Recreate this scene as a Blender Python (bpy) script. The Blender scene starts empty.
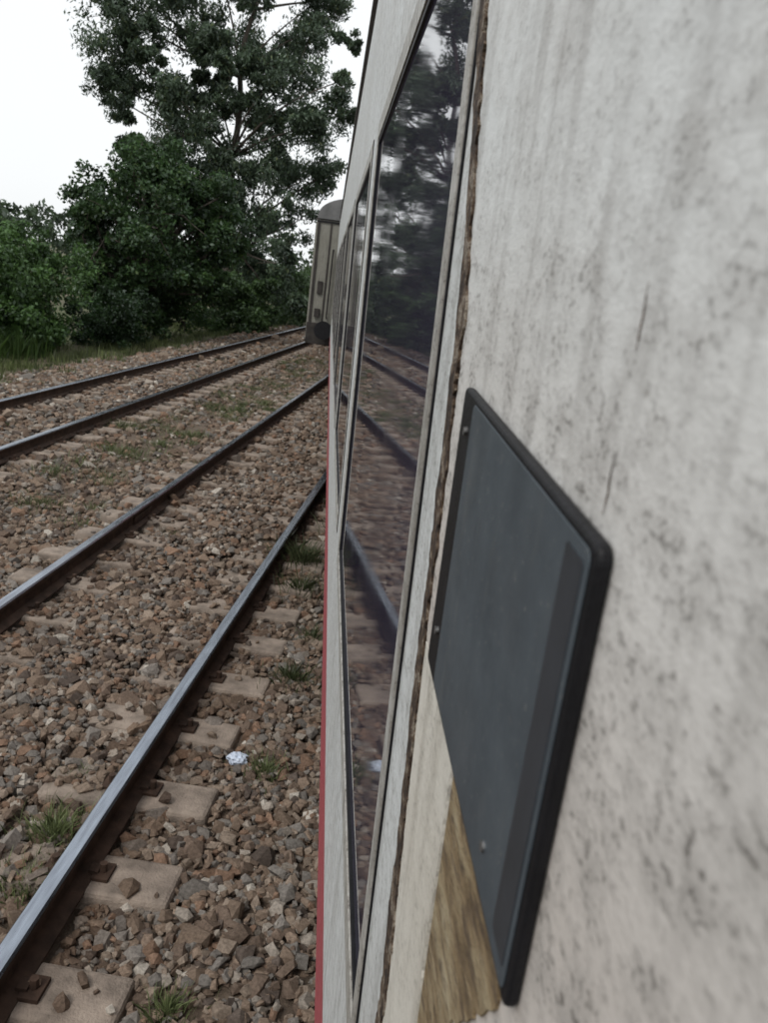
import bpy, math, numpy as np
from mathutils import Matrix, Vector
rng=np.random.default_rng(7)
scene=bpy.context.scene
CH=2.30
# ------------------------------------------------------------ helpers
def obj_from(name,verts,faces,mats=None,parent=None,mi=None,smooth=False,matrix=None):
    me=bpy.data.meshes.new(name)
    me.from_pydata([tuple(v) for v in verts],[],[tuple(f) for f in faces])
    if mats:
        for m in (mats if isinstance(mats,(list,tuple)) else [mats]): me.materials.append(m)
    if mi is not None: me.polygons.foreach_set('material_index',mi)
    if smooth: me.polygons.foreach_set('use_smooth',[True]*len(me.polygons))
    me.update()
    o=bpy.data.objects.new(name,me); scene.collection.objects.link(o)
    if parent: o.parent=parent
    if matrix is not None: o.matrix_world=matrix
    return o
def fast_mesh(name,V,F,mat,cols=None,parent=None,matrix=None,flat=False):
    V=np.asarray(V,dtype=np.float32);F=np.asarray(F,dtype=np.int32)
    k=F.shape[1];me=bpy.data.meshes.new(name)
    me.vertices.add(len(V));me.vertices.foreach_set('co',V.ravel())
    me.loops.add(F.size);me.loops.foreach_set('vertex_index',F.ravel())
    me.polygons.add(len(F));me.polygons.foreach_set('loop_start',np.arange(0,F.size,k,dtype=np.int32))
    me.polygons.foreach_set('loop_total',np.full(len(F),k,dtype=np.int32))
    me.polygons.foreach_set('use_smooth',np.full(len(F),not flat,dtype=bool))
    me.update(calc_edges=True)
    if cols is not None:
        a=me.color_attributes.new('Col','FLOAT_COLOR','POINT')
        c=np.ones((len(V),4),dtype=np.float32);c[:,:3]=cols;a.data.foreach_set('color',c.ravel())
    me.materials.append(mat)
    o=bpy.data.objects.new(name,me);scene.collection.objects.link(o)
    if parent:o.parent=parent
    if matrix is not None:o.matrix_world=matrix
    return o
class MB:
    def __init__(s): s.v=[];s.f=[];s.m=[]
    def box(s,a,b,m=0,bev=0):
        x0,y0,z0=a;x1,y1,z1=b;n=len(s.v)
        s.v+=[(x0,y0,z0),(x1,y0,z0),(x1,y1,z0),(x0,y1,z0),(x0,y0,z1),(x1,y0,z1),(x1,y1,z1),(x0,y1,z1)]
        for f in [(0,3,2,1),(4,5,6,7),(0,1,5,4),(1,2,6,5),(2,3,7,6),(3,0,4,7)]:
            s.f.append(tuple(n+i for i in f));s.m.append(m)
    def quad(s,a,b,c,d,m=0):
        n=len(s.v);s.v+=[a,b,c,d];s.f.append((n,n+1,n+2,n+3));s.m.append(m)
    def cyl(s,p0,p1,r,m=0,seg=16,r1=None):
        p0=Vector(p0);p1=Vector(p1);ax=(p1-p0).normalized()
        t=Vector((0,0,1)) if abs(ax.z)<.9 else Vector((1,0,0))
        u=ax.cross(t).normalized();w=ax.cross(u);n=len(s.v);r1=r if r1 is None else r1
        for k,(p,rr) in enumerate(((p0,r),(p1,r1))):
            for i in range(seg):
                a=2*math.pi*i/seg;s.v.append(tuple(p+u*(rr*math.cos(a))+w*(rr*math.sin(a))))
        for i in range(seg):
            j=(i+1)%seg;s.f.append((n+i,n+j,n+seg+j,n+seg+i));s.m.append(m)
        s.f.append(tuple(n+i for i in range(seg))[::-1]);s.m.append(m)
        s.f.append(tuple(n+seg+i for i in range(seg)));s.m.append(m)
    def extr(s,prof,y0,y1,m=0,cap=True,closed=True):
        n=len(s.v);k=len(prof)
        s.v+=[(x,y0,z) for x,z in prof]+[(x,y1,z) for x,z in prof]
        for i in range(k if closed else k-1):
            j=(i+1)%k;s.f.append((n+i,n+j,n+k+j,n+k+i));s.m.append(m)
        if cap:
            s.f.append(tuple(n+i for i in range(k)));s.m.append(m)
            s.f.append(tuple(n+k+i for i in range(k))[::-1]);s.m.append(m)
    def make(s,name,mats,parent=None,bevel=0,matrix=None,smooth=False):
        o=obj_from(name,s.v,s.f,mats,None,s.m,smooth)
        if parent: o.parent=parent
        if matrix is not None:o.matrix_world=matrix
        if bevel:
            b=o.modifiers.new('bevel','BEVEL');b.width=bevel;b.segments=2;b.limit_method='ANGLE'
        return o
# ------------------------------------------------------------ materials
def newmat(name):
    m=bpy.data.materials.new(name);m.use_nodes=True
    nt=m.node_tree;nt.nodes.clear()
    out=nt.nodes.new('ShaderNodeOutputMaterial');b=nt.nodes.new('ShaderNodeBsdfPrincipled')
    nt.links.new(b.outputs[0],out.inputs[0]);return m,nt,b,out
def ramp(nt,fac,stops,interp='LINEAR'):
    r=nt.nodes.new('ShaderNodeValToRGB');r.color_ramp.interpolation=interp
    e=r.color_ramp.elements
    while len(e)<len(stops): e.new(.5)
    for i,(p,c) in enumerate(stops):
        e[i].position=p;e[i].color=(c[0],c[1],c[2],1) if isinstance(c,(tuple,list)) else (c,c,c,1)
    nt.links.new(fac,r.inputs[0]);return r.outputs[0]
def mix(nt,fac,a,b,mode='MIX'):
    m=nt.nodes.new('ShaderNodeMix');m.data_type='RGBA';m.blend_type=mode
    for s,v in ((0,fac),(6,a),(7,b)):
        if hasattr(v,'is_linked'): nt.links.new(v,m.inputs[s])
        else: m.inputs[s].default_value=v if s==0 else (v[0],v[1],v[2],1)
    return m.outputs[2]
def mul(nt,a,b):
    m=nt.nodes.new('ShaderNodeMath');m.operation='MULTIPLY'
    for i,v in enumerate((a,b)):
        if hasattr(v,'is_linked'): nt.links.new(v,m.inputs[i])
        else: m.inputs[i].default_value=v
    return m.outputs[0]
def coords(nt,scale=(1,1,1),kind='Object'):
    tc=nt.nodes.new('ShaderNodeTexCoord');mp=nt.nodes.new('ShaderNodeMapping')
    mp.inputs['Scale'].default_value=scale;nt.links.new(tc.outputs[kind],mp.inputs[0]);return mp.outputs[0]
def noise(nt,vec,scale,detail=5,rough=.6):
    n=nt.nodes.new('ShaderNodeTexNoise');n.inputs['Scale'].default_value=scale
    n.inputs['Detail'].default_value=detail;n.inputs['Roughness'].default_value=rough
    nt.links.new(vec,n.inputs['Vector']);return n.outputs['Fac']
def bump(nt,b,h,strength=.3,dist=.01):
    n=nt.nodes.new('ShaderNodeBump');n.inputs['Strength'].default_value=strength;n.inputs['Distance'].default_value=dist
    nt.links.new(h,n.inputs['Height']);nt.links.new(n.outputs[0],b.inputs['Normal'])
def simple(name,c,rough=.6,metal=0,var=.25,sc=8,bs=.2,bd=.003,spec=.5):
    m,nt,b,o=newmat(name);v=coords(nt)
    f=noise(nt,v,sc,3)
    lo=tuple(x*(1-var) for x in c);hi=tuple(min(1,x*(1+var)) for x in c)
    nt.links.new(ramp(nt,f,[(.3,lo),(.7,hi)]),b.inputs['Base Color'])
    b.inputs['Roughness'].default_value=rough;b.inputs['Metallic'].default_value=metal
    b.inputs['Specular IOR Level'].default_value=spec
    bump(nt,b,noise(nt,v,sc*10,2),bs,bd);return m
def paint(name,base,dirt,speck=1.0,rough=.42,streak=.5,height_tint=None):
    m,nt,b,o=newmat(name)
    v=coords(nt,(1,.62,1));vs=coords(nt,(1,1,.10))
    big=noise(nt,v,3.2,4,.6)
    st=noise(nt,vs,26,4,.65)
    fine=noise(nt,v,260,2,.7);mid=noise(nt,v,52,4,.72)
    lowm=1.
    if height_tint:
        tc=nt.nodes.new('ShaderNodeTexCoord');sx=nt.nodes.new('ShaderNodeSeparateXYZ');nt.links.new(tc.outputs['Object'],sx.inputs[0])
        mr=nt.nodes.new('ShaderNodeMapRange');mr.inputs[1].default_value=.10;mr.inputs[2].default_value=-.20;nt.links.new(sx.outputs[2],mr.inputs[0])
        base=mix(nt,mr.outputs[0],base,height_tint)
        m2=nt.nodes.new('ShaderNodeMapRange');m2.inputs[1].default_value=.10;m2.inputs[2].default_value=-.10;m2.inputs[3].default_value=.38;m2.inputs[4].default_value=1.0
        nt.links.new(sx.outputs[2],m2.inputs[0]);lowm=m2.outputs[0]
    c=mix(nt,ramp(nt,big,[(.35,0.),(.72,.5)]),base,dirt)
    c=mix(nt,ramp(nt,st,[(.50,0.),(.78,streak)]),c,tuple(x*.5 for x in dirt))
    c=mix(nt,mul(nt,ramp(nt,mid,[(.42,0.),(.72,.55*speck)]),lowm),c,tuple(x*.55 for x in dirt))
    a=ramp(nt,fine,[(.52,0.),(.64,1.)]);cl=ramp(nt,mid,[(.40,0.),(.62,1.)])
    c=mix(nt,mul(nt,mul(nt,mul(nt,a,cl),.65*min(speck,1.5)),lowm),c,(.10,.09,.08))
    vo=nt.nodes.new('ShaderNodeTexVoronoi');vo.inputs['Scale'].default_value=30;nt.links.new(v,vo.inputs['Vector'])
    ch=ramp(nt,vo.outputs['Distance'],[(.03,1.),(.07,0.)])
    c=mix(nt,mul(nt,ch,cl),c,(.12,.10,.08))
    nt.links.new(c,b.inputs['Base Color'])
    nt.links.new(ramp(nt,mid,[(.3,rough-.08),(.7,rough+.2)]),b.inputs['Roughness'])
    bump(nt,b,mid,.3,.004);return m
M_white=paint('weathered_white_paint',(.70,.73,.74),(.46,.45,.42),.9,streak=.8)
M_near=paint('grimy_white_paint',(.77,.81,.82),(.50,.47,.44),1.15,.5,.7,(.66,.61,.57))
M_frame=paint('window_surround_paint',(.48,.48,.46),(.26,.23,.19),1.1,.45,.9)
M_cream=paint('cream_paint',(.78,.76,.70),(.48,.43,.35),.6,.4,.6)
M_red=paint('red_band_paint',(.42,.07,.09),(.30,.08,.09),.6,.45,.3)
M_beige=paint('beige_coach_paint',(.27,.265,.23),(.16,.15,.12),.8,.6,.8)
M_rubber=simple('black_rubber',(.008,.008,.010),.55,0,.4,30,.3,.002,.25)
M_gutter=simple('gutter_grime',(.05,.04,.035),.7,0,.5,20,.4,.004)
M_roof=simple('grey_roof_paint',(.13,.13,.13),.6,0,.35,3,.3,.004)
M_under=simple('underframe_grime',(.035,.03,.027),.8,0,.5,6,.5,.01)
M_steel=simple('dull_screw_steel',(.25,.25,.25),.5,1,.2,30)
M_rustdark=simple('rust_flakes',(.12,.07,.045),.9,0,.7,60,.8,.004)
m,nt,b,o=newmat('seam_grime');v=coords(nt,(1,.8,.8))
n1=noise(nt,v,75,5,.75)
nt.links.new(ramp(nt,n1,[(.33,(.010,.007,.005)),(.47,(.045,.026,.016)),(.55,(.12,.08,.05)),(.62,(.32,.28,.23)),(.67,(.08,.05,.03))]),b.inputs['Base Color'])
b.inputs['Roughness'].default_value=.85;bump(nt,b,n1,1,.008);M_seam=m
m,nt,b,o=newmat('slate_enamel_plate');v=coords(nt)
c=ramp(nt,noise(nt,v,16,4,.7),[(.3,(.044,.058,.072)),(.75,(.080,.100,.118))])
c=mix(nt,ramp(nt,noise(nt,v,260,2,.5),[(.66,0.),(.72,.5)]),c,(.2,.2,.19))
c=mix(nt,ramp(nt,noise(nt,coords(nt,(1,1,.2)),30,4,.7),[(.55,0.),(.8,.35)]),c,(.16,.16,.15))
nt.links.new(c,b.inputs['Base Color']);nt.links.new(ramp(nt,noise(nt,v,9,3),[(.3,.36),(.7,.6)]),b.inputs['Roughness'])
bump(nt,b,noise(nt,v,140,2),.12,.002);M_plate=m
M_plateband=simple('dark_plate_band',(.030,.037,.047),.38,0,.2,20,.1,.001)  # slightly darker slate for the upright band on the plate
m,nt,b,o=newmat('tinted_window_glass')
b.inputs['Base Color'].default_value=(.060,.056,.085,1)
b.inputs['IOR'].default_value=1.75;v=coords(nt)
nt.links.new(ramp(nt,noise(nt,v,3,3),[(.35,.01),(.8,.09)]),b.inputs['Roughness'])
bump(nt,b,noise(nt,v,1.6,1),.03,.01);M_glass=m
m,nt,b,o=newmat('flaked_filler');v=coords(nt,(1,.32,1.3));
n1=noise(nt,v,42,6,.7);n2=noise(nt,v,95,4,.7)
c=ramp(nt,n1,[(.3,(.08,.05,.025)),(.46,(.24,.17,.09)),(.58,(.36,.29,.18)),(.75,(.50,.44,.33))])
c=mix(nt,ramp(nt,n2,[(.52,0.),(.62,.8)]),c,(.09,.06,.04))
nt.links.new(c,b.inputs['Base Color']);b.inputs['Roughness'].default_value=.9;bump(nt,b,n1,1,.015);M_fill=m
m,nt,b,o=newmat('polished_rail_head');v=coords(nt,(1,.08,1))
nt.links.new(ramp(nt,noise(nt,v,40,4),[(.3,(.22,.24,.28)),(.7,(.38,.42,.48))]),b.inputs['Base Color'])
b.inputs['Metallic'].default_value=1;nt.links.new(ramp(nt,noise(nt,v,60,4),[(.3,.18),(.7,.38)]),b.inputs['Roughness']);M_railtop=m
M_railside=simple('rusty_rail_web',(.050,.030,.021),.85,0,.5,12,.5,.004,.3)
M_conc=simple('weathered_concrete',(.25,.205,.17),.9,0,.38,9,.8,.008,.2)
def attr_mat(name,noisescale=60,transl=0,amp=.35):
    m=bpy.data.materials.new(name);m.use_nodes=True;nt=m.node_tree;nt.nodes.clear()
    o=nt.nodes.new('ShaderNodeOutputMaterial');d=nt.nodes.new('ShaderNodeBsdfDiffuse')
    a=nt.nodes.new('ShaderNodeAttribute');a.attribute_name='Col';c=a.outputs['Color']
    if transl:
        nt.links.new(c,d.inputs[0])
        t=nt.nodes.new('ShaderNodeBsdfTranslucent');nt.links.new(c,t.inputs[0])
        ms=nt.nodes.new('ShaderNodeMixShader');ms.inputs[0].default_value=transl
        nt.links.new(d.outputs[0],ms.inputs[1]);nt.links.new(t.outputs[0],ms.inputs[2])
        g=nt.nodes.new('ShaderNodeBsdfGlossy');g.inputs['Roughness'].default_value=.45;g.inputs[0].default_value=(.6,.65,.7,1)
        m2=nt.nodes.new('ShaderNodeMixShader');m2.inputs[0].default_value=.05
        nt.links.new(ms.outputs[0],m2.inputs[1]);nt.links.new(g.outputs[0],m2.inputs[2]);nt.links.new(m2.outputs[0],o.inputs[0])
    else:
        v=coords(nt);n=ramp(nt,noise(nt,v,noisescale,3,.7),[(.3,1-amp),(.7,1+amp)])
        c=mix(nt,1.,c,n,'MULTIPLY');nt.links.new(c,d.inputs[0]);nt.links.new(d.outputs[0],o.inputs[0])
    return m
M_stone=attr_mat('ballast_stone',90,0,.35)
M_leaf=attr_mat('leaf',3,.25)
M_grass=attr_mat('grass_blade',3,.3)
M_bark=simple('bark',(.075,.062,.05),.9,0,.4,5,.8,.02)
m,nt,b,o=newmat('ground_dirt');v=coords(nt)
n1=noise(nt,v,1.1,6,.65);n2=noise(nt,v,25,5,.75);n3=noise(nt,v,.35,4,.6)
c=ramp(nt,n1,[(.3,(.075,.053,.038)),(.5,(.135,.10,.073)),(.7,(.21,.165,.12))])
c=mix(nt,ramp(nt,n2,[(.35,.0),(.65,.5)]),c,(.06,.042,.031))
sx=nt.nodes.new('ShaderNodeSeparateXYZ');tc=nt.nodes.new('ShaderNodeTexCoord');nt.links.new(tc.outputs['Object'],sx.inputs[0])
mr=nt.nodes.new('ShaderNodeMapRange');mr.inputs[1].default_value=-6.6;mr.inputs[2].default_value=-9.5;nt.links.new(sx.outputs[0],mr.inputs[0])
c=mix(nt,mul(nt,mr.outputs[0],ramp(nt,n3,[(.35,0.2),(.6,1.)])),c,(.07,.085,.03))
nt.links.new(c,b.inputs['Base Color']);b.inputs['Roughness'].default_value=.95;bump(nt,b,n2,.8,.03);M_ground=m
M_bag=simple('crumpled_plastic',(.55,.62,.74),.35,0,.25,30)
# ------------------------------------------------------------ ground
def gz(x,y):
    z=np.full(np.shape(x),-.212,dtype=float)
    mid=np.exp(-((x+3.65)/.45)**2)*-.05
    z=z+mid
    left=np.clip((-7.0-x)/2.2,0,1);z=z-left*.28
    right=np.clip((x-4.5)/2,0,1);z=z-right*.4
    z=z+.016*np.sin(x*2.3+1.3*np.sin(y*.7))*np.sin(y*1.1+.6*np.sin(x*1.7))
    return z
xs=np.concatenate([[-600,-300,-150,-80,-45,-28],np.arange(-20,8,.35),[9,14,28,60,150,300,600]])
ys=np.concatenate([[-600,-250,-100,-50,-25,-12],np.arange(-6,50,.5),[52,60,75,100,150,250,400,700]])
X,Y=np.meshgrid(xs,ys);Z=gz(X,Y)
V=np.stack([X.ravel(),Y.ravel(),Z.ravel()],1)
nx=len(xs);ny=len(ys);i,j=np.meshgrid(np.arange(nx-1),np.arange(ny-1));k=(j*nx+i).ravel()
fast_mesh('ground',V,np.stack([k,k+1,k+nx+1,k+nx],1),M_ground)
# ------------------------------------------------------------ tracks
C1,C2=-1.873,-5.42
prof=[(-.07,-.16),(.07,-.16),(.07,-.149),(.012,-.128),(.009,-.05),(.034,-.038),(.036,-.012),(.028,-.002),(-.028,-.002),(-.036,-.012),(-.034,-.038),(-.009,-.05),(-.012,-.128),(-.07,-.149)]
STOP=-.153
def track(name,c,y0,y1,sl0,sl1,sp=.58,ph=2.17,matrix=None):
    e=bpy.data.objects.new(name,None);scene.collection.objects.link(e)
    if matrix is not None:e.matrix_world=matrix
    for s in (-1,1):
        mb=MB();x=c+s*.7175
        pts=[(x+a,b) for a,b in prof]
        K=len(pts)
        mb.extr(pts,y0,y1,0)
        for q in range(K):
            if q in (6,7,8): mb.m[q]=1
        for yj in (6.9+ (0 if s>0 else .4),):
            for sd in (-1,1):
                mb.box((x+sd*.012 if sd>0 else x-.03,yj-.22,-.12),(x+.03 if sd>0 else x-.012,yj+.22,-.055),0)
        mb.make('rail',[M_railside,M_railtop],e)
    mb=MB();cl=MB()
    y=ph+math.ceil((sl0-ph)/sp)*sp
    r=np.random.default_rng(int(abs(c)*100))
    while y<sl1:
        for s in (-1,1):
            xc=c+s*.7175;dx,dy,dz=r.normal(0,.015,3);sk=r.normal(0,.008)
            a0,a1=xc-.40+dx,xc+.40+dx;w=.12
            n=len(mb.v);z1=STOP+dz*.15;z0=-.34
            mb.v+=[(a0-.02,y-w-.03+dy-sk,z0),(a1+.02,y-w-.03+dy+sk,z0),(a1+.02,y+w+.03+dy+sk,z0),(a0-.02,y+w+.03+dy-sk,z0),(a0,y-w+dy-sk,z1),(a1,y-w+dy+sk,z1),(a1,y+w+dy+sk,z1-.004),(a0,y+w+dy-sk,z1-.004)]
            for f in [(0,3,2,1),(4,5,6,7),(0,1,5,4),(1,2,6,5),(2,3,7,6),(3,0,4,7)]: mb.f.append(tuple(n+i for i in f));mb.m.append(0)
            for sd in (-1,1):
                cl.box((xc+sd*.10-.035,y-.05,-.165),(xc+sd*.10+.035,y+.05,-.138),0)
                cl.cyl((xc+sd*.10,y,-.14),(xc+sd*.10,y,-.10),.016,0,8)
                cl.box((xc+sd*.065-.02,y-.025,-.146),(xc+sd*.065+.02,y+.025,-.126),0)
        y+=sp
    mb.make('sleepers',[M_conc],e,bevel=.018);cl.make('rail_clips',[M_railside],e)
    return e
track('railway_track',C1,-40,160,-4,60)
track('railway_track',C2,-40,160,-4,60,ph=2.4)
# ------------------------------------------------------------ train transform
beta,d0,kap=.1396,.0995,-.022
T=Vector((-math.sin(beta),math.cos(beta),0));Nv=Vector((math.cos(beta),math.sin(beta),0));Up=Vector((0,0,1))
U=Up*math.cos(kap)+Nv*math.sin(kap);Nn=Nv*math.cos(kap)-Up*math.sin(kap)
org=Vector((0,0,CH))+Nn*d0
MW=Matrix(((Nn.x,T.x,U.x,org.x),(Nn.y,T.y,U.y,org.y),(Nn.z,T.z,U.z,org.z),(0,0,0,1)))
TM=Matrix(((Nv.x,T.x,0,Nv.x*d0),(Nv.y,T.y,0,Nv.y*d0),(0,0,1,-.004),(0,0,0,1)))
track('railway_track',1.45,-25,24.0,-10,7.0,matrix=TM)
# ------------------------------------------------------------ ballast stones
phi=(1+5**.5)/2
ico=np.array([(-1,phi,0),(1,phi,0),(-1,-phi,0),(1,-phi,0),(0,-1,phi),(0,1,phi),(0,-1,-phi),(0,1,-phi),(phi,0,-1),(phi,0,1),(-phi,0,-1),(-phi,0,1)])/math.sqrt(1+phi*phi)
icf=np.array([(0,11,5),(0,5,1),(0,1,7),(0,7,10),(0,10,11),(1,5,9),(5,11,4),(11,10,2),(10,7,6),(7,1,8),(3,9,4),(3,4,2),(3,2,6),(3,6,8),(3,8,9),(4,9,5),(2,4,11),(6,2,10),(8,6,7),(9,8,1)])
def scatter(x0,x1,y0,y1,dens,rm,lay=.03):
    n=int((x1-x0)*(y1-y0)*dens);x=rng.uniform(x0,x1,n);y=rng.uniform(y0,y1,n)
    k=(x>-.7*y-1.5);x=x[k];y=y[k];n=len(x)
    r=rm*np.exp(rng.normal(0,.36,n));z=gz(x,y)+rng.uniform(-.01,lay,n)
    keep=np.ones(n,bool)
    for c,ph in ((C1,2.17),(C2,2.4)):
        dc=x-c
        for s in (-1,1):
            dr=np.abs(dc-s*.7175);keep&=dr>.08
            near=(dr<.395);yy=(y-ph+.29)%.58-.29
            on=near&(np.abs(yy)<.112)
            patch=.5+.5*np.sin(y*2.1+s*2+c)*np.sin(y*.77+1)
            pb=np.where(dc*s<.72,.12+.45*patch,.01+.04*patch*(rng.uniform(0,1,n)<.6))
            buried=rng.uniform(0,1,n)<pb
            keep&=(~on)|buried;z=np.where(on,STOP+r*.4,z)
        z=np.where(np.abs(dc)<.3,z+.03,z)
    x,y,z,r=x[keep],y[keep],z[keep],r[keep]
    return np.stack([x,y,z],1),r
parts=[]
parts.append(scatter(-3.4,.2,.9,5.5,1750,.0185,.038))
parts.append(scatter(-6.0,-.4,5.5,10,740,.0230,.034))
parts.append(scatter(-8.2,-.8,10,20,280,.030))
parts.append(scatter(-8.2,-3.4,3.2,10,210,.030))
parts.append(scatter(-7.8,-2.4,20,40,80,.040))
parts.append(scatter(-3.5,2.6,-3,.9,110,.034))
parts.append(scatter(.2,3.2,.9,14,70,.036))
P=np.concatenate([p[0] for p in parts]);Rr=np.concatenate([p[1] for p in parts]);n=len(P)
dm=np.exp(-((P[:,0]+3.65)/.5)**2)*np.clip((P[:,1]-5)/4,0,.75)
k=rng.uniform(0,1,n)>dm;P=P[k];Rr=Rr[k];n=len(P)
S=np.repeat((ico*1.25)[None],n,0)
def rotm(q):
    q=q/np.linalg.norm(q,axis=1)[:,None];w,x,y,z=q.T
    return np.stack([1-2*(y*y+z*z),2*(x*y-z*w),2*(x*z+y*w),2*(x*y+z*w),1-2*(x*x+z*z),2*(y*z-x*w),2*(x*z-y*w),2*(y*z+x*w),1-2*(x*x+y*y)],1).reshape(len(q),3,3)
S=np.einsum('nij,nkj->nki',rotm(rng.normal(size=(n,4))),S)
S+=rng.normal(0,.20,(n,12,3))
lim=rng.uniform(.5,.9,(n,1,3));S=np.clip(S,-lim,lim*rng.uniform(.8,1.3,(n,1,3)))
S*=rng.uniform(.6,1.4,(n,1,3))*Rr[:,None,None]*1.2
S=np.einsum('nij,nkj->nki',rotm(rng.normal(size=(n,4))),S)
S[:,:,2]*=.8;S+=P[:,None,:]
pal=np.array([(.20,.15,.115),(.15,.112,.088),(.245,.195,.155),(.185,.168,.152),(.28,.245,.21),(.11,.088,.075),(.215,.142,.102),(.40,.365,.32)])
ci=rng.choice(len(pal),n,p=[.23,.18,.17,.17,.08,.08,.07,.02]);col=pal[ci]*rng.uniform(.72,1.15,(n,1))
for rx in (C1-.7175,C1+.7175,C2-.7175,C2+.7175):
    wgt=np.exp(-((P[:,0]-rx)/.22)**2)[:,None]*.5;col=col*(1-wgt)+np.array([.12,.075,.05])*wgt
fast_mesh('ballast_gravel',S.reshape(-1,3),(icf[None]+12*np.arange(n)[:,None,None]).reshape(-1,3),M_stone,np.repeat(col,12,0),flat=True)
# ------------------------------------------------------------ coaches
def wall_grid(mb,y0,y1,z0,z1,ops,mat,x=0,depth=.03,matr=None,zsplit=()):
    ysb=sorted(set([y0,y1]+[o[0] for o in ops]+[o[1] for o in ops]))
    zsb=sorted(set([z0,z1]+[o[2] for o in ops]+[o[3] for o in ops]+list(zsplit)))
    for a,b_ in zip(ysb,ysb[1:]):
        for c,d in zip(zsb,zsb[1:]):
            ym=(a+b_)/2;zm=(c+d)/2
            if any(o[0]<ym<o[1] and o[2]<zm<o[3] for o in ops): continue
            mb.quad((x,a,c),(x,a,d),(x,b_,d),(x,b_,c),mat(zm) if callable(mat) else mat)
    for o in ops:
        a,b_,c,d=o;mr=matr if matr is not None else 0
        mb.quad((x,a,c),(x+depth,a,c),(x+depth,a,d),(x,a,d),mr);mb.quad((x,b_,d),(x+depth,b_,d),(x+depth,b_,c),(x,b_,c),mr)
        mb.quad((x,a,d),(x+depth,a,d),(x+depth,b_,d),(x,b_,d),mr);mb.quad((x,b_,c),(x+depth,b_,c),(x+depth,a,c),(x,a,c),mr)
def ring(mb,y0,y1,z0,z1,w,xa,xb,m,wn=None):
    wn=w if wn is None else wn
    mb.box((xa,y0-wn,z1),(xb,y1+w,z1+w),m);mb.box((xa,y0-wn,z0-w),(xb,y1+w,z0),m)
    mb.box((xa,y0-wn,z0),(xb,y0,z1),m);mb.box((xa,y1,z0),(xb,y1+w,z1),m)
GT=1.256;BO=-1.52
def coach(name,M,y0,y1,ops,body,red=True,W=2.9):
    e=bpy.data.objects.new(name,None);scene.collection.objects.link(e);e.matrix_world=M
    mb=MB()
    lo=-1.30
    wall_grid(mb,y0,y1,BO,GT-.13,ops,(lambda z:1 if (red and z<lo) else 0),0,.03,2,(lo,))
    wall_grid(mb,y0,y1,BO,GT-.13,[],(lambda z:1 if (red and z<lo) else 0),W,.03,2,(lo,))
    mb.extr([(0,GT-.13),(.008,GT-.07),(.03,GT)],y0,y1,0,False,False)
    mb.extr([(W,GT-.13),(W-.008,GT-.07),(W-.03,GT)],y0,y1,0,False,False)
    mb.quad((0,y0,BO),(0,y1,BO),(W,y1,BO),(W,y0,BO),2)
    mb.make('body_side',[body,M_red,M_rubber],e)
    g=MB();g.box((-.012,y0,GT-.012),(.06,y1,GT+.022),0);g.box((W-.06,y0,GT-.012),(W+.012,y1,GT+.022),0);g.make('gutter',[M_gutter],e)
    r=MB();pr=[]
    for i in range(25):
        a=math.pi*i/24;pr.append((W/2-math.copysign(abs(math.cos(a))**.8,math.cos(a))*(W/2-.03),GT+.02+math.sin(a)**.8*.56))
    r.extr(pr,y0-.05,y1+.05,0,True,False)
    yy=y0+1.5
    while yy<y1-1:
        r.cyl((W/2,yy,GT+.5),(W/2,yy,GT+.70),.16,0,14,.12);yy+=3
    r.make('roof',[M_roof],e)
    en=MB()
    for ye,sg in ((y0,-1),(y1,1)):
        pe=[(0.002,BO),(W-.002,BO),(W-.002,GT-.13),(W-.03,GT),(.03,GT),(.002,GT-.13)]
        n=len(en.v);en.v+=[(px,ye+sg*.004,pz) for px,pz in pe];en.f.append(tuple(range(n,n+len(pe))));en.m.append(0)
        def B(a,b,zz0,zz1,da,db,m): en.box((a,ye+min(sg*da,sg*db),zz0),(b,ye+max(sg*da,sg*db),zz1),m)
        B(W/2-.55,W/2-.42,-1.15,.95,.004,.30,1);B(W/2+.42,W/2+.55,-1.15,.95,.004,.30,1);B(W/2-.55,W/2+.55,.951,1.08,.004,.30,1)
        B(W/2-.40,W/2+.40,-1.1,.9,.006,.04,2)
        B(.03,W-.03,BO-.12,-1.14,.006,.11,2)
        B(.05,.11,-1.13,GT-.07,.006,.03,2);B(.36,.40,-1.13,GT-.07,.006,.02,2)
        B(W-.11,W-.05,-1.13,GT-.07,.006,.03,2)
        for hx in (.24,W-.24):
            B(hx-.06,hx+.06,-1.0,-.80,.006,.09,2)
            B(hx-.05,hx+.07,-.45,-.15,.006,.05,2)
            en.cyl((hx+.25,ye+sg*.09,-1.0),(hx+.25,ye+sg*.09,.6),.016,1,8)
            for hz in (-1.0,.6): en.cyl((hx+.25,ye,hz),(hx+.25,ye+sg*.09,hz),.014,1,8)
            en.cyl((hx+.25,ye,-1.28),(hx+.25,ye+sg*.38,-1.28),.09,1,14)
            en.cyl((hx+.25,ye+sg*.38,-1.28),(hx+.25,ye+sg*.42,-1.28),.22,1,18)
        B(0.03,W-.03,GT-.06,GT-.02,.007,.035,1)
    en.make('coach_end',[body,M_rubber,M_under,M_red],e)
    gl=MB();fr=MB()
    for (a,b_,c,d) in ops:
        gl.quad((.003,a,c),(.003,a,d),(.003,b_,d),(.003,b_,c),0)
        t=.009
        fr.box((-.002,a-.001,c-.001),(.006,a+t,d+.001),0);fr.box((-.002,b_-t,c-.001),(.006,b_+.001,d+.001),0)
        fr.box((-.0018,a+t,c-.001),(.006,b_-t,c+t),0);fr.box((-.0018,a+t,d-t),(.006,b_-t,d+.001),0)
        ring(fr,a-.0015,b_+.0015,c-.0015,d+.0015,.045,-.0045,-.0003,1,.03)
        ring(fr,a-.032,b_+.047,c-.047,d+.047,.008,-.0025,-.0003,0,.003)
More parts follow.
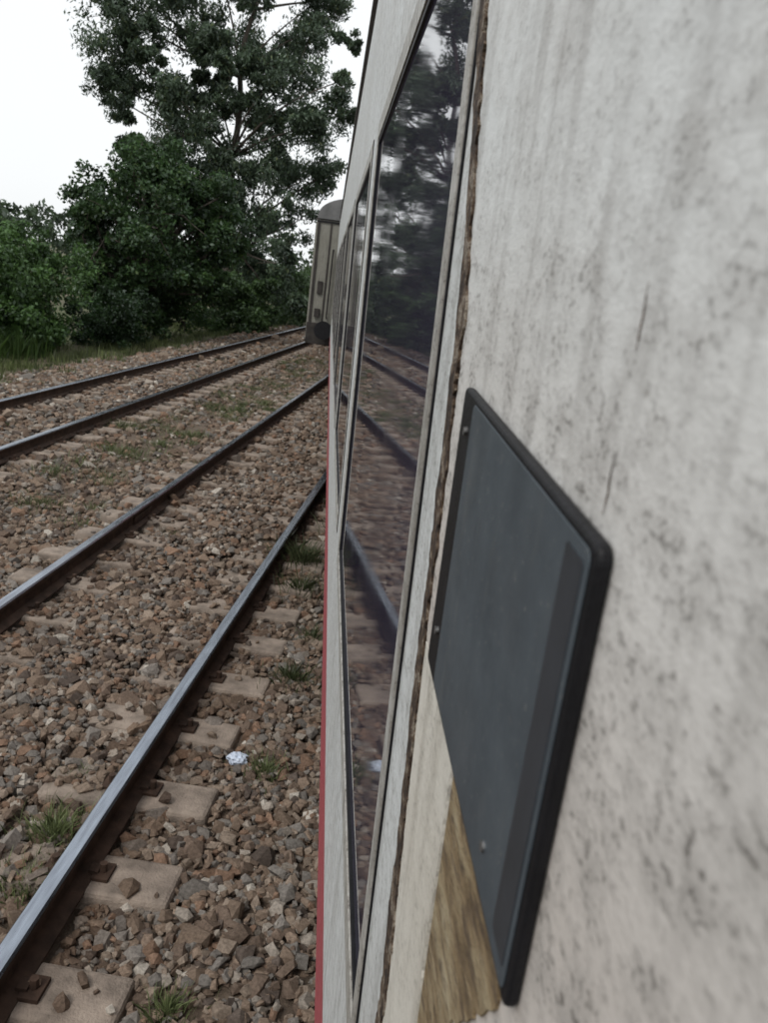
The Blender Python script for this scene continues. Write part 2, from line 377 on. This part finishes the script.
    if ops:
        gl.make('window_glass',[M_glass],e);fr.make('window_frame',[M_rubber,M_frame],e,bevel=.001)
    u=MB();rail=-CH
    u.box((.25,y0+.2,BO-.16),(W-.25,y1-.2,BO-.004),0)
    L=y1-y0
    for yc in (y0+3.0,y1-3.0):
        u.box((.45,yc-1.6,rail+.42),(.62,yc+1.6,rail+.66),0);u.box((W-.62,yc-1.6,rail+.42),(W-.45,yc+1.6,rail+.66),0)
        u.box((.6,yc-.2,rail+.35),(W-.6,yc+.2,rail+.72),0)
        for yw in (yc-1.25,yc+1.25):
            for xw in (W/2-.7175,W/2+.7175):
                u.cyl((xw-.065,yw,rail+.46),(xw+.065,yw,rail+.46),.45,0,28)
                xo=xw-.24 if xw<W/2 else xw+.24
                u.cyl((xo-.09,yw,rail+.46),(xo+.09,yw,rail+.46),.13,0,14)
            u.cyl((.7,yw,rail+.46),(W-.7,yw,rail+.46),.08,0,12)
            for k in (-.3,.3): u.cyl((.53,yw+k,rail+.62),(.53,yw+k,BO-.1),.075,0,12)
    for (a,b_,h) in ((.32,.42,.5),(.46,.60,.42),(.63,.70,.5)):
        u.box((.3,y0+L*a,BO-.16-h),(W-.3,y0+L*b_,BO-.165),0)
    for ye,sg in ((y0,-1),(y1,1)): u.box((W/2-.12,ye+min(0,sg*.45),BO-.05),(W/2+.12,ye+max(0,sg*.45),BO+.18),0)
    u.make('underframe_and_bogies',[M_under],e,bevel=.01)
    return e
ops=[]
a=.745
while a+1.62<19:
    ops.append((a,a+1.66,-.815,.367));a+=2.06
c1=coach('passenger_train_coach',MW,-5.0,19.5,ops,M_white)
W2=2.9;M2=Matrix.Translation((C1-W2/2-.03,20.4,CH))
ops2=[(1.9+i*2.06,3.5+i*2.06,-.7,.3) for i in range(9)]
coach('passenger_train_coach',M2,0,22.5,ops2,M_beige,red=False)
# near-side details
ZS=[-1.4,-.56,-.3,-.02,.2,1.15];SS=[.515,.535,.566,.580,.655,.70]
def seam(z): return np.interp(z,ZS,SS)
def strip(name,za,zb,f0,f1,x0,x1,mat,step=.004,amp0=0,amp1=0,seed=3):
    r=np.random.default_rng(seed);zs=np.arange(za,zb+step,step)
    def w():
        a=np.convolve(r.normal(0,1,len(zs)+24),np.ones(13)/13,'same')[12:12+len(zs)]*2.2
        b=np.convolve(r.normal(0,1,len(zs)+8),np.ones(3)/3,'same')[4:4+len(zs)]*.6
        return a+b
    e1=f1(zs)+amp1*w();e0=f0(zs)+amp0*w()
    V=[];F=[]
    for z,p,q in zip(zs,e0,e1): V+=[(x1,p,z),(x0,p,z),(x0,q,z),(x1,q,z)]
    for i in range(len(zs)-1):
        k=i*4
        for a_ in range(3): F.append((k+a_,k+4+a_,k+5+a_,k+1+a_))
    F.append((0,1,2,3));k=(len(zs)-1)*4;F.append((k,k+3,k+2,k+1))
    return obj_from(name,V,F,mat,c1)
K=lambda c:(lambda z:np.full(len(z),c))
strip('side_skin_panel',BO+.2,1.12,K(-5.0),K(.405),-.0045,-.0004,M_near,step=.05)
strip('side_skin_edge',-.255,1.12,K(.4053),lambda z:seam(z)-.004,-.0045,-.0004,M_near,amp1=.004)
strip('cream_door_pillar',BO+.2,-.258,K(.416),lambda z:seam(z)-.006,-.0050,-.0004,M_cream,amp0=.0012,amp1=.002,seed=8)
strip('grime_seam',BO+.2,1.12,lambda z:seam(z)-.004,lambda z:seam(z)+.022,-.0064,-.0003,M_seam,amp0=.006,amp1=.004,seed=5)
r=np.random.default_rng(5)
poly=[(.262,-.20),(.268,-.285),(.285,-.305),(.30,-.325),(.325,-.36),(.35,-.40),(.365,-.425),(.385,-.49),(.402,-.56),(.4035,-.20)]
pts=[]
for i in range(len(poly)):
    p=np.array(poly[i]);q=np.array(poly[(i+1)%len(poly)]);nseg=max(1,int(np.linalg.norm(q-p)/.006))
    for t in range(nseg):
        w=p+(q-p)*t/nseg+(r.normal(0,.0016,2) if i<8 else 0);pts.append(w)
V=[(-.0062,p[0],p[1]) for p in pts]+[(-.0005,p[0],p[1]) for p in pts];Kn=len(pts)
F=[tuple(range(Kn))]+[(i,Kn+i,Kn+(i+1)%Kn,(i+1)%Kn) for i in range(Kn)]
obj_from('flaked_filler_patch',V,F,M_fill,c1)
cr=MB();z=.012;yc=.249
for i in range(30):
    z2=z-.0035;y2=yc+r.normal(0,.0005)-.0001;w=max(0,.0007*math.sin(i*.42)-.0001)
    if w>0.0001: cr.quad((-.0049,yc-w,z),(-.0049,yc+w,z),(-.0049,y2+w,z2),(-.0049,y2-w,z2),0)
    z,yc=z2,y2
cr.make('paint_crack',[M_rustdark],c1)
# coach plate, slightly crooked
pl=bpy.data.objects.new('coach_plate',None)
scene.collection.objects.link(pl)
pl.matrix_world=MW@Matrix.Translation((0,.37,-.162))@Matrix.Rotation(math.radians(3.1),4,'X')@Matrix.Translation((0,-.37,.163))
def rrect(mb,y0,y1,z0,z1,xa,xb,rad,m):
    prof=[]
    for (cy,cz,a0) in ((y1-rad,z1-rad,0),(y0+rad,z1-rad,90),(y0+rad,z0+rad,180),(y1-rad,z0+rad,270)):
        for t in range(6):
            a=math.radians(a0+t*18);prof.append((cy+rad*math.cos(a),cz+rad*math.sin(a)))
    n=len(mb.v);k=len(prof)
    mb.v+=[(xa,p,q) for p,q in prof]+[(xb,p,q) for p,q in prof]
    mb.f.append(tuple(n+i for i in range(k)));mb.m.append(m)
    mb.f.append(tuple(n+k+i for i in range(k))[::-1]);mb.m.append(m)
    for i in range(k):
        j=(i+1)%k;mb.f.append((n+i,n+k+i,n+k+j,n+j));mb.m.append(m)
mb=MB();rrect(mb,.2385,.513,-.257,-.065,-.0103,-.0048,.006,0);mb.make('rubber_backing',[M_rubber],pl,bevel=.0018)
mb=MB();rrect(mb,.2435,.474,-.2525,-.0685,-.0110,-.0104,.005,0);mb.make('enamel_face',[M_plate],pl,bevel=.0004)
mb=MB();rrect(mb,.2475,.268,-.244,-.0735,-.01135,-.0111,.002,0);mb.make('plate_band',[M_plateband],pl)  # thin upright band, darker than the enamel, along the near edge
mb=MB()
for (y,z) in ((.487,-.088),(.487,-.222),(.300,-.232)):
    mb.cyl((-.0103,y,z),(-.0124,y,z),.0026,0,14)
mb.make('screws',[M_steel],pl)
# ------------------------------------------------------------ vegetation
def leaves(centers,size,asp,droop,cols):
    n=len(centers)
    u=rng.normal(size=(n,3));u[:,2]=u[:,2]*(1-droop)-droop*2.2;u/=np.linalg.norm(u,axis=1)[:,None]
    w=rng.normal(size=(n,3));w-=np.sum(w*u,1)[:,None]*u;w/=np.linalg.norm(w,axis=1)[:,None]
    L=(size*rng.uniform(.6,1.3,n))[:,None];Wd=L*asp
    V=np.stack([centers-u*L/2,centers+w*Wd/2,centers+u*L/2,centers-w*Wd/2],1)
    return V.reshape(-1,3),np.arange(4*n).reshape(-1,4),np.repeat(cols,4,0)
def clump_points(clumps,per,sub=7,subr=.42,flat=.85,ramp_=.45):
    P=[];C=[]
    for (x,y,z,r) in clumps:
        ns=max(2,int(sub*rng.uniform(.7,1.3)))
        for s in range(ns):
            dv=rng.normal(size=3);dv/=np.linalg.norm(dv);c=np.array([x,y,z])+dv*r*rng.uniform(.25,1.1)*np.array([1,1,flat])
            m=int(per*rng.uniform(.5,1.4));rr=r*subr*rng.uniform(.6,1.3)
            p=rng.normal(size=(m,3));p/=np.linalg.norm(p,axis=1)[:,None];p*=(rng.uniform(0,1,(m,1))**ramp_)*rr
            p[:,2]*=.8
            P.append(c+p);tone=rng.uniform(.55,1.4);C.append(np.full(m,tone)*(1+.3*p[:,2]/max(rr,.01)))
    return np.concatenate(P),np.concatenate(C)
def limb(mb,p0,p1,r0,r1,bend=.12,seg=6):
    p0=np.array(p0,float);p1=np.array(p1,float);L=np.linalg.norm(p1-p0);prev=p0;off=rng.normal(0,bend*L,3)
    for i in range(1,seg+1):
        t=i/seg;q=p0+(p1-p0)*t+off*math.sin(math.pi*t)*.6
        mb.cyl(tuple(prev),tuple(q),r0+(r1-r0)*(i-1)/seg,0,8,r0+(r1-r0)*t);prev=q
def tree(name,base,fork,clumps,per,size,asp,droop,col,colv,sub=7,subr=.42,trunk=.3,ramp_=.45,limbs=None):
    e=bpy.data.objects.new(name,None);scene.collection.objects.link(e)
    mb=MB();limb(mb,base,fork[0],trunk,trunk*.7,.03)
    for i in range(1,len(fork)): limb(mb,fork[i-1],fork[i],trunk*(.7-.12*i),trunk*(.6-.12*i),.05)
    for c in (limbs or clumps):
        f=min(fork,key=lambda q:(q[0]-c[0])**2+(q[1]-c[1])**2+((q[2]-c[2]+2.2)*1.5)**2)
        limb(mb,f,c[:3],trunk*.2,.02,.1)
        for k in range(3):
            dv=rng.normal(size=3)*c[3]*.5;limb(mb,c[:3],tuple(np.array(c[:3])+dv),.02,.006,.05,3)
    mb.make('trunk_and_limbs',[M_bark],e)
    P,t=clump_points(clumps,per,sub,subr,ramp_=ramp_)
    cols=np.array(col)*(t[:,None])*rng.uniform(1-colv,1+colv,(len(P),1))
    yel=(rng.uniform(0,1,len(P))<.06)[:,None];cols=np.where(yel,cols*np.array([1.5,1.25,.9]),cols)
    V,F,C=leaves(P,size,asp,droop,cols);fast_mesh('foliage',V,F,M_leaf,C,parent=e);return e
cl=[]
for i in range(95):
    dv=rng.normal(size=3);dv/=np.linalg.norm(dv);rad=rng.uniform(.45,1)**.6
    cl.append((-9.5+dv[0]*2.5*rad,27+dv[1]*2.6*rad,2.6+dv[2]*2.8*rad,rng.uniform(.5,.9)))
cl+=[(-11.6,26.5,3.6,.7),(-11.3,26.2,4.3,.6),(-10.2,26.5,5.3,.6),(-8.8,26.5,5.5,.6),(-7.2,26.5,4.3,.6),(-6.9,26.3,3.2,.6)]
tree('broadleaf_tree',(-10.3,27,-.5),[(-10.1,27,1.0),(-9.6,27,2.4),(-9.4,27,3.6)],cl,115,.14,.55,.15,(.040,.076,.025),.35,sub=8,subr=.5,trunk=.28)
E=[(-15,10,1.3),(-14,10.9,1.4),(-13.5,9.3,1.2),(-15.3,8.8,.8),(-12.7,8.6,1.1),(-14.4,11.9,1.0),(-13,11.4,1.2),(-14.2,8,.8),
(-12,12.2,1.5),(-10.5,12.9,1.6),(-9,13.3,1.6),(-7.6,12.6,1.5),(-6.7,11.4,1.0),(-11.6,10.6,1.2),(-9.6,11.3,1.3),(-8,11,1.3),(-10,14.8,1.3),(-8.4,14.8,1.3),(-12,14,1.2),(-6.6,13,1.),
(-7.1,9.6,1.3),(-5.9,8.9,1.0),(-5.3,9.4,.5),(-6.4,7.7,1.2),(-7.7,7.8,1.2),(-6,6.4,.95),(-7,6.1,1.3),(-6.9,4.5,.95),(-8.1,5.2,1.4),(-7.9,3.5,1.2),(-7.1,2.5,.8),(-8.7,2,1.2),(-7.7,1.2,.9),
(-9.1,7.9,1.1),(-9.8,6.6,1.3),(-11.6,7.2,1.4),(-9.1,6.2,1.2),(-12.7,6.9,1.3),(-11.5,9.0,.8),(-10.6,5.2,1.4),(-12.2,5.2,1.3),(-9.2,3.8,1.4),(-10.4,8.5,.9),(-10.1,10.2,.8),(-7.9,9.2,1.)]
cl=[(x,36+rng.uniform(-2.2,2.2),z,r_) for x,z,r_ in E]
cl2=[(x+rng.normal(0,r_*.9),y+rng.normal(0,1),z+rng.normal(0,r_*.8),r_*.5) for (x,y,z,r_) in cl for _ in range(1)]
cl3=[(-9.6+rng.normal(0,.5),34.8,z,.8) for z in (5,6.3,7.4,8.6,9.8,10.8)]
tree('eucalyptus_tree',(-9.6,36.3,-.5),[(-9.5,36.2,3),(-9.7,36,6.5),(-9.6,36,9.5),(-9.2,36,12)],cl+cl2+cl3,175,.19,.36,.5,(.072,.105,.062),.38,sub=11,subr=.50,trunk=.30,ramp_=.7,limbs=cl)
def shrub(name,clumps,per,size,col,asp=.5,droop=0,sub=6):
    P,t=clump_points(clumps,per,sub,.5);P[:,2]=np.maximum(P[:,2],-.5)
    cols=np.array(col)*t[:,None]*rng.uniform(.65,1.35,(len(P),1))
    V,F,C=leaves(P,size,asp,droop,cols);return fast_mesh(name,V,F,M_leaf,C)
shrub('shrub',[(-11.0+rng.uniform(-1.6,1.5),20.5+rng.uniform(-1.5,1.5),rng.uniform(-.3,2.1),.65) for _ in range(54)],110,.12,(.055,.105,.028))
shrub('shrub',[(-9.5+rng.uniform(-1.1,1.0),23.5+rng.uniform(-1,2),rng.uniform(-.4,.9),.5) for _ in range(30)],110,.11,(.028,.055,.018))
shrub('hedge_mass',[(-8.6+rng.uniform(-1.2,1.5),32+rng.uniform(-1,3),rng.uniform(-.4,1.7),.7) for i in range(34)],110,.15,(.05,.088,.028))
shrub('hedge_mass',[(-7.9-.02*i+rng.uniform(-1.2,.7),38+i*.5,rng.uniform(-.3,2.2),.9) for i in range(56)],90,.20,(.055,.09,.033))
shrub('hedge_mass',[(-12.2+rng.uniform(-1,.6)-max(0,(12-y))*.1,y,rng.uniform(-.3,1.5),.7) for y in np.arange(3,19,.4)],90,.13,(.045,.078,.024))
cl=[]
for i in range(120):
    x=rng.uniform(-70,-13);cl.append((x,62+rng.uniform(0,25),rng.uniform(0,4.0),rng.uniform(1.4,2.1)))
for i in range(50): cl.append((rng.uniform(-13,2),100+rng.uniform(0,20),rng.uniform(0,2.6),rng.uniform(1.2,2)))
for i in range(40): cl.append((rng.uniform(-45,-24),rng.uniform(-25,10),rng.uniform(0,4.5),rng.uniform(1.2,2)))
for i in range(50): cl.append((rng.uniform(14,40),rng.uniform(-20,100),rng.uniform(0,4.5),rng.uniform(1.2,2)))
shrub('distant_trees',cl,50,.5,(.055,.08,.042),sub=6)
def blades(name,spots,col,h=.18,w=.012,lean=.5,lift=0.):
    V=[];C=[]
    for (x,y,n,rad,hh,tone) in spots:
        a=rng.uniform(0,2*math.pi,n);rr=rad*np.abs(rng.normal(0,.55,n));bx=x+rr*np.cos(a);by=y+rr*np.sin(a);bz=gz(bx,by)-.01+lift
        hgt=hh*rng.uniform(.4,1.2,n);ld=a+rng.normal(0,.9,n);le=lean*hgt*rng.uniform(0,1,n)
        p=rng.uniform(0,2*math.pi,n);ww=w*(hh/h)**.6*rng.uniform(.6,1.3,n)/2
        dx,dy=np.cos(p)*ww,np.sin(p)*ww
        B=np.stack([bx,by,bz],1);o1=np.stack([dx,dy,0*dx],1);mid=B+np.stack([np.cos(ld)*le*.35,np.sin(ld)*le*.35,hgt*.6],1)
        tip=B+np.stack([np.cos(ld)*le,np.sin(ld)*le,hgt],1)
        V.append(np.stack([B-o1,B+o1,mid+o1*.8,tip,mid-o1*.8],1).reshape(-1,3))
        c=np.array(col)*tone*rng.uniform(.6,1.4,(n,1));C.append(np.repeat(c,5,0))
    V=np.concatenate(V);C=np.concatenate(C);return fast_mesh(name,V,np.arange(len(V)).reshape(-1,5),M_grass,C)
sp=[]
for i in range(620):
    y=rng.uniform(6,50);x=rng.uniform(-11.5,-7.3) ;
    if x>-8 and rng.uniform()<.6: continue
    sp.append((x,y,int(rng.uniform(30,70)),rng.uniform(.2,.5),rng.uniform(.08,.30),rng.uniform(.6,1.4)))
blades('verge_grass',sp,(.115,.14,.055))
sp=[(rng.uniform(-11.8,-9.7),rng.uniform(17,20),120,.5,rng.uniform(.35,.7),rng.uniform(.6,1.2)) for _ in range(40)]
blades('reed_grass',sp,(.07,.125,.03),w=.010,lean=.8)
sp=[(-1.37,2.98,420,.16,.09,1.3),(-1.34,2.66,380,.14,.08,1.3),(-1.45,3.35,160,.1,.06,1.1),(-.58,3.67,260,.12,.07,1.1),(-.6,2.2,260,.09,.065,1.3),(-.95,6.85,340,.3,.2,.55),(-.85,6.2,220,.2,.14,.55),(-.63,4.65,260,.14,.1,.6),(-.75,7.9,240,.2,.15,.6),(-.62,5.3,160,.12,.09,.7),(-.9,9,260,.25,.14,.6)]
for i in range(90):
    y=rng.uniform(7.5,26);sp.append((-3.65+rng.normal(0,.42),y,int(rng.uniform(80,200)),rng.uniform(.15,.45),rng.uniform(.05,.11),rng.uniform(.7,1.2)))
for i in range(50):
    y=rng.uniform(6,26);sp.append((rng.choice([-1.9,-5.4,-6.9,-3.0])+rng.normal(0,.2),y,80,rng.uniform(.1,.25),rng.uniform(.04,.1),.9))
blades('weeds',sp,(.15,.18,.08),w=.0075,lean=1.1,lift=.03)
import bmesh
rb=np.random.default_rng(9)
bm=bmesh.new();bmesh.ops.create_icosphere(bm,subdivisions=3,radius=1)
for v_ in bm.verts:
    k=1+rb.uniform(-.28,.28);v_.co=Vector((v_.co.x*.05*k,v_.co.y*.04*k,v_.co.z*.028*k))
me=bpy.data.meshes.new('plastic_bag');bm.to_mesh(me);bm.free();me.materials.append(M_bag)
o=bpy.data.objects.new('plastic_bag',me);scene.collection.objects.link(o);o.location=(-.74,3.70,-.155)
# ------------------------------------------------------------ world, sun
w=bpy.data.worlds.new('World');scene.world=w;w.use_nodes=True;nt=w.node_tree;nt.nodes.clear()
out=nt.nodes.new('ShaderNodeOutputWorld');bg=nt.nodes.new('ShaderNodeBackground')
sky=nt.nodes.new('ShaderNodeTexSky');sky.sky_type='NISHITA';sky.sun_disc=False
el,az=math.radians(52),math.radians(215)
sky.sun_elevation=el;sky.sun_rotation=az
sky.dust_density=3;sky.air_density=1.2
hs=nt.nodes.new('ShaderNodeHueSaturation');hs.inputs['Saturation'].default_value=.35;hs.inputs['Value'].default_value=1.0
nt.links.new(sky.outputs[0],hs.inputs['Color'])
tc=nt.nodes.new('ShaderNodeTexCoord');cn=noise(nt,tc.outputs['Generated'],1.6,4,.5)
c=mix(nt,ramp(nt,cn,[(.2,.75),(.8,.96)]),hs.outputs[0],(9.5,9.75,9.9))
nt.links.new(c,bg.inputs[0]);bg.inputs[1].default_value=.115;nt.links.new(bg.outputs[0],out.inputs[0])
sl=bpy.data.lights.new('sun','SUN');sl.energy=1.25;sl.angle=math.radians(14);sl.color=(1,.95,.88)
so=bpy.data.objects.new('sun',sl);scene.collection.objects.link(so)
sd=Vector((math.sin(az)*math.cos(el),math.cos(az)*math.cos(el),math.sin(el)))
so.rotation_euler=sd.to_track_quat('Z','Y').to_euler()
# ------------------------------------------------------------ camera
yaw,pitch,roll,F=.0412,.27,.1327,818.
f=np.array([-np.sin(yaw)*np.cos(pitch),np.cos(yaw)*np.cos(pitch),-np.sin(pitch)]);r=np.array([np.cos(yaw),np.sin(yaw),0.]);d=np.cross(f,r)
R=r*np.cos(roll)-d*np.sin(roll);D=d*np.cos(roll)+r*np.sin(roll)
cam=bpy.data.cameras.new('camera');co=bpy.data.objects.new('camera',cam);scene.collection.objects.link(co)
co.matrix_world=Matrix(((R[0],-D[0],-f[0],0),(R[1],-D[1],-f[1],0),(R[2],-D[2],-f[2],CH),(0,0,0,1)))
cam.sensor_fit='VERTICAL';cam.sensor_height=36;cam.lens=36*F/1023;cam.clip_start=.01;cam.clip_end=2000
cam.dof.use_dof=True;cam.dof.focus_distance=1.3;cam.dof.aperture_fstop=15
scene.camera=co
scene.view_settings.view_transform='Standard';scene.view_settings.look='None';scene.view_settings.exposure=0
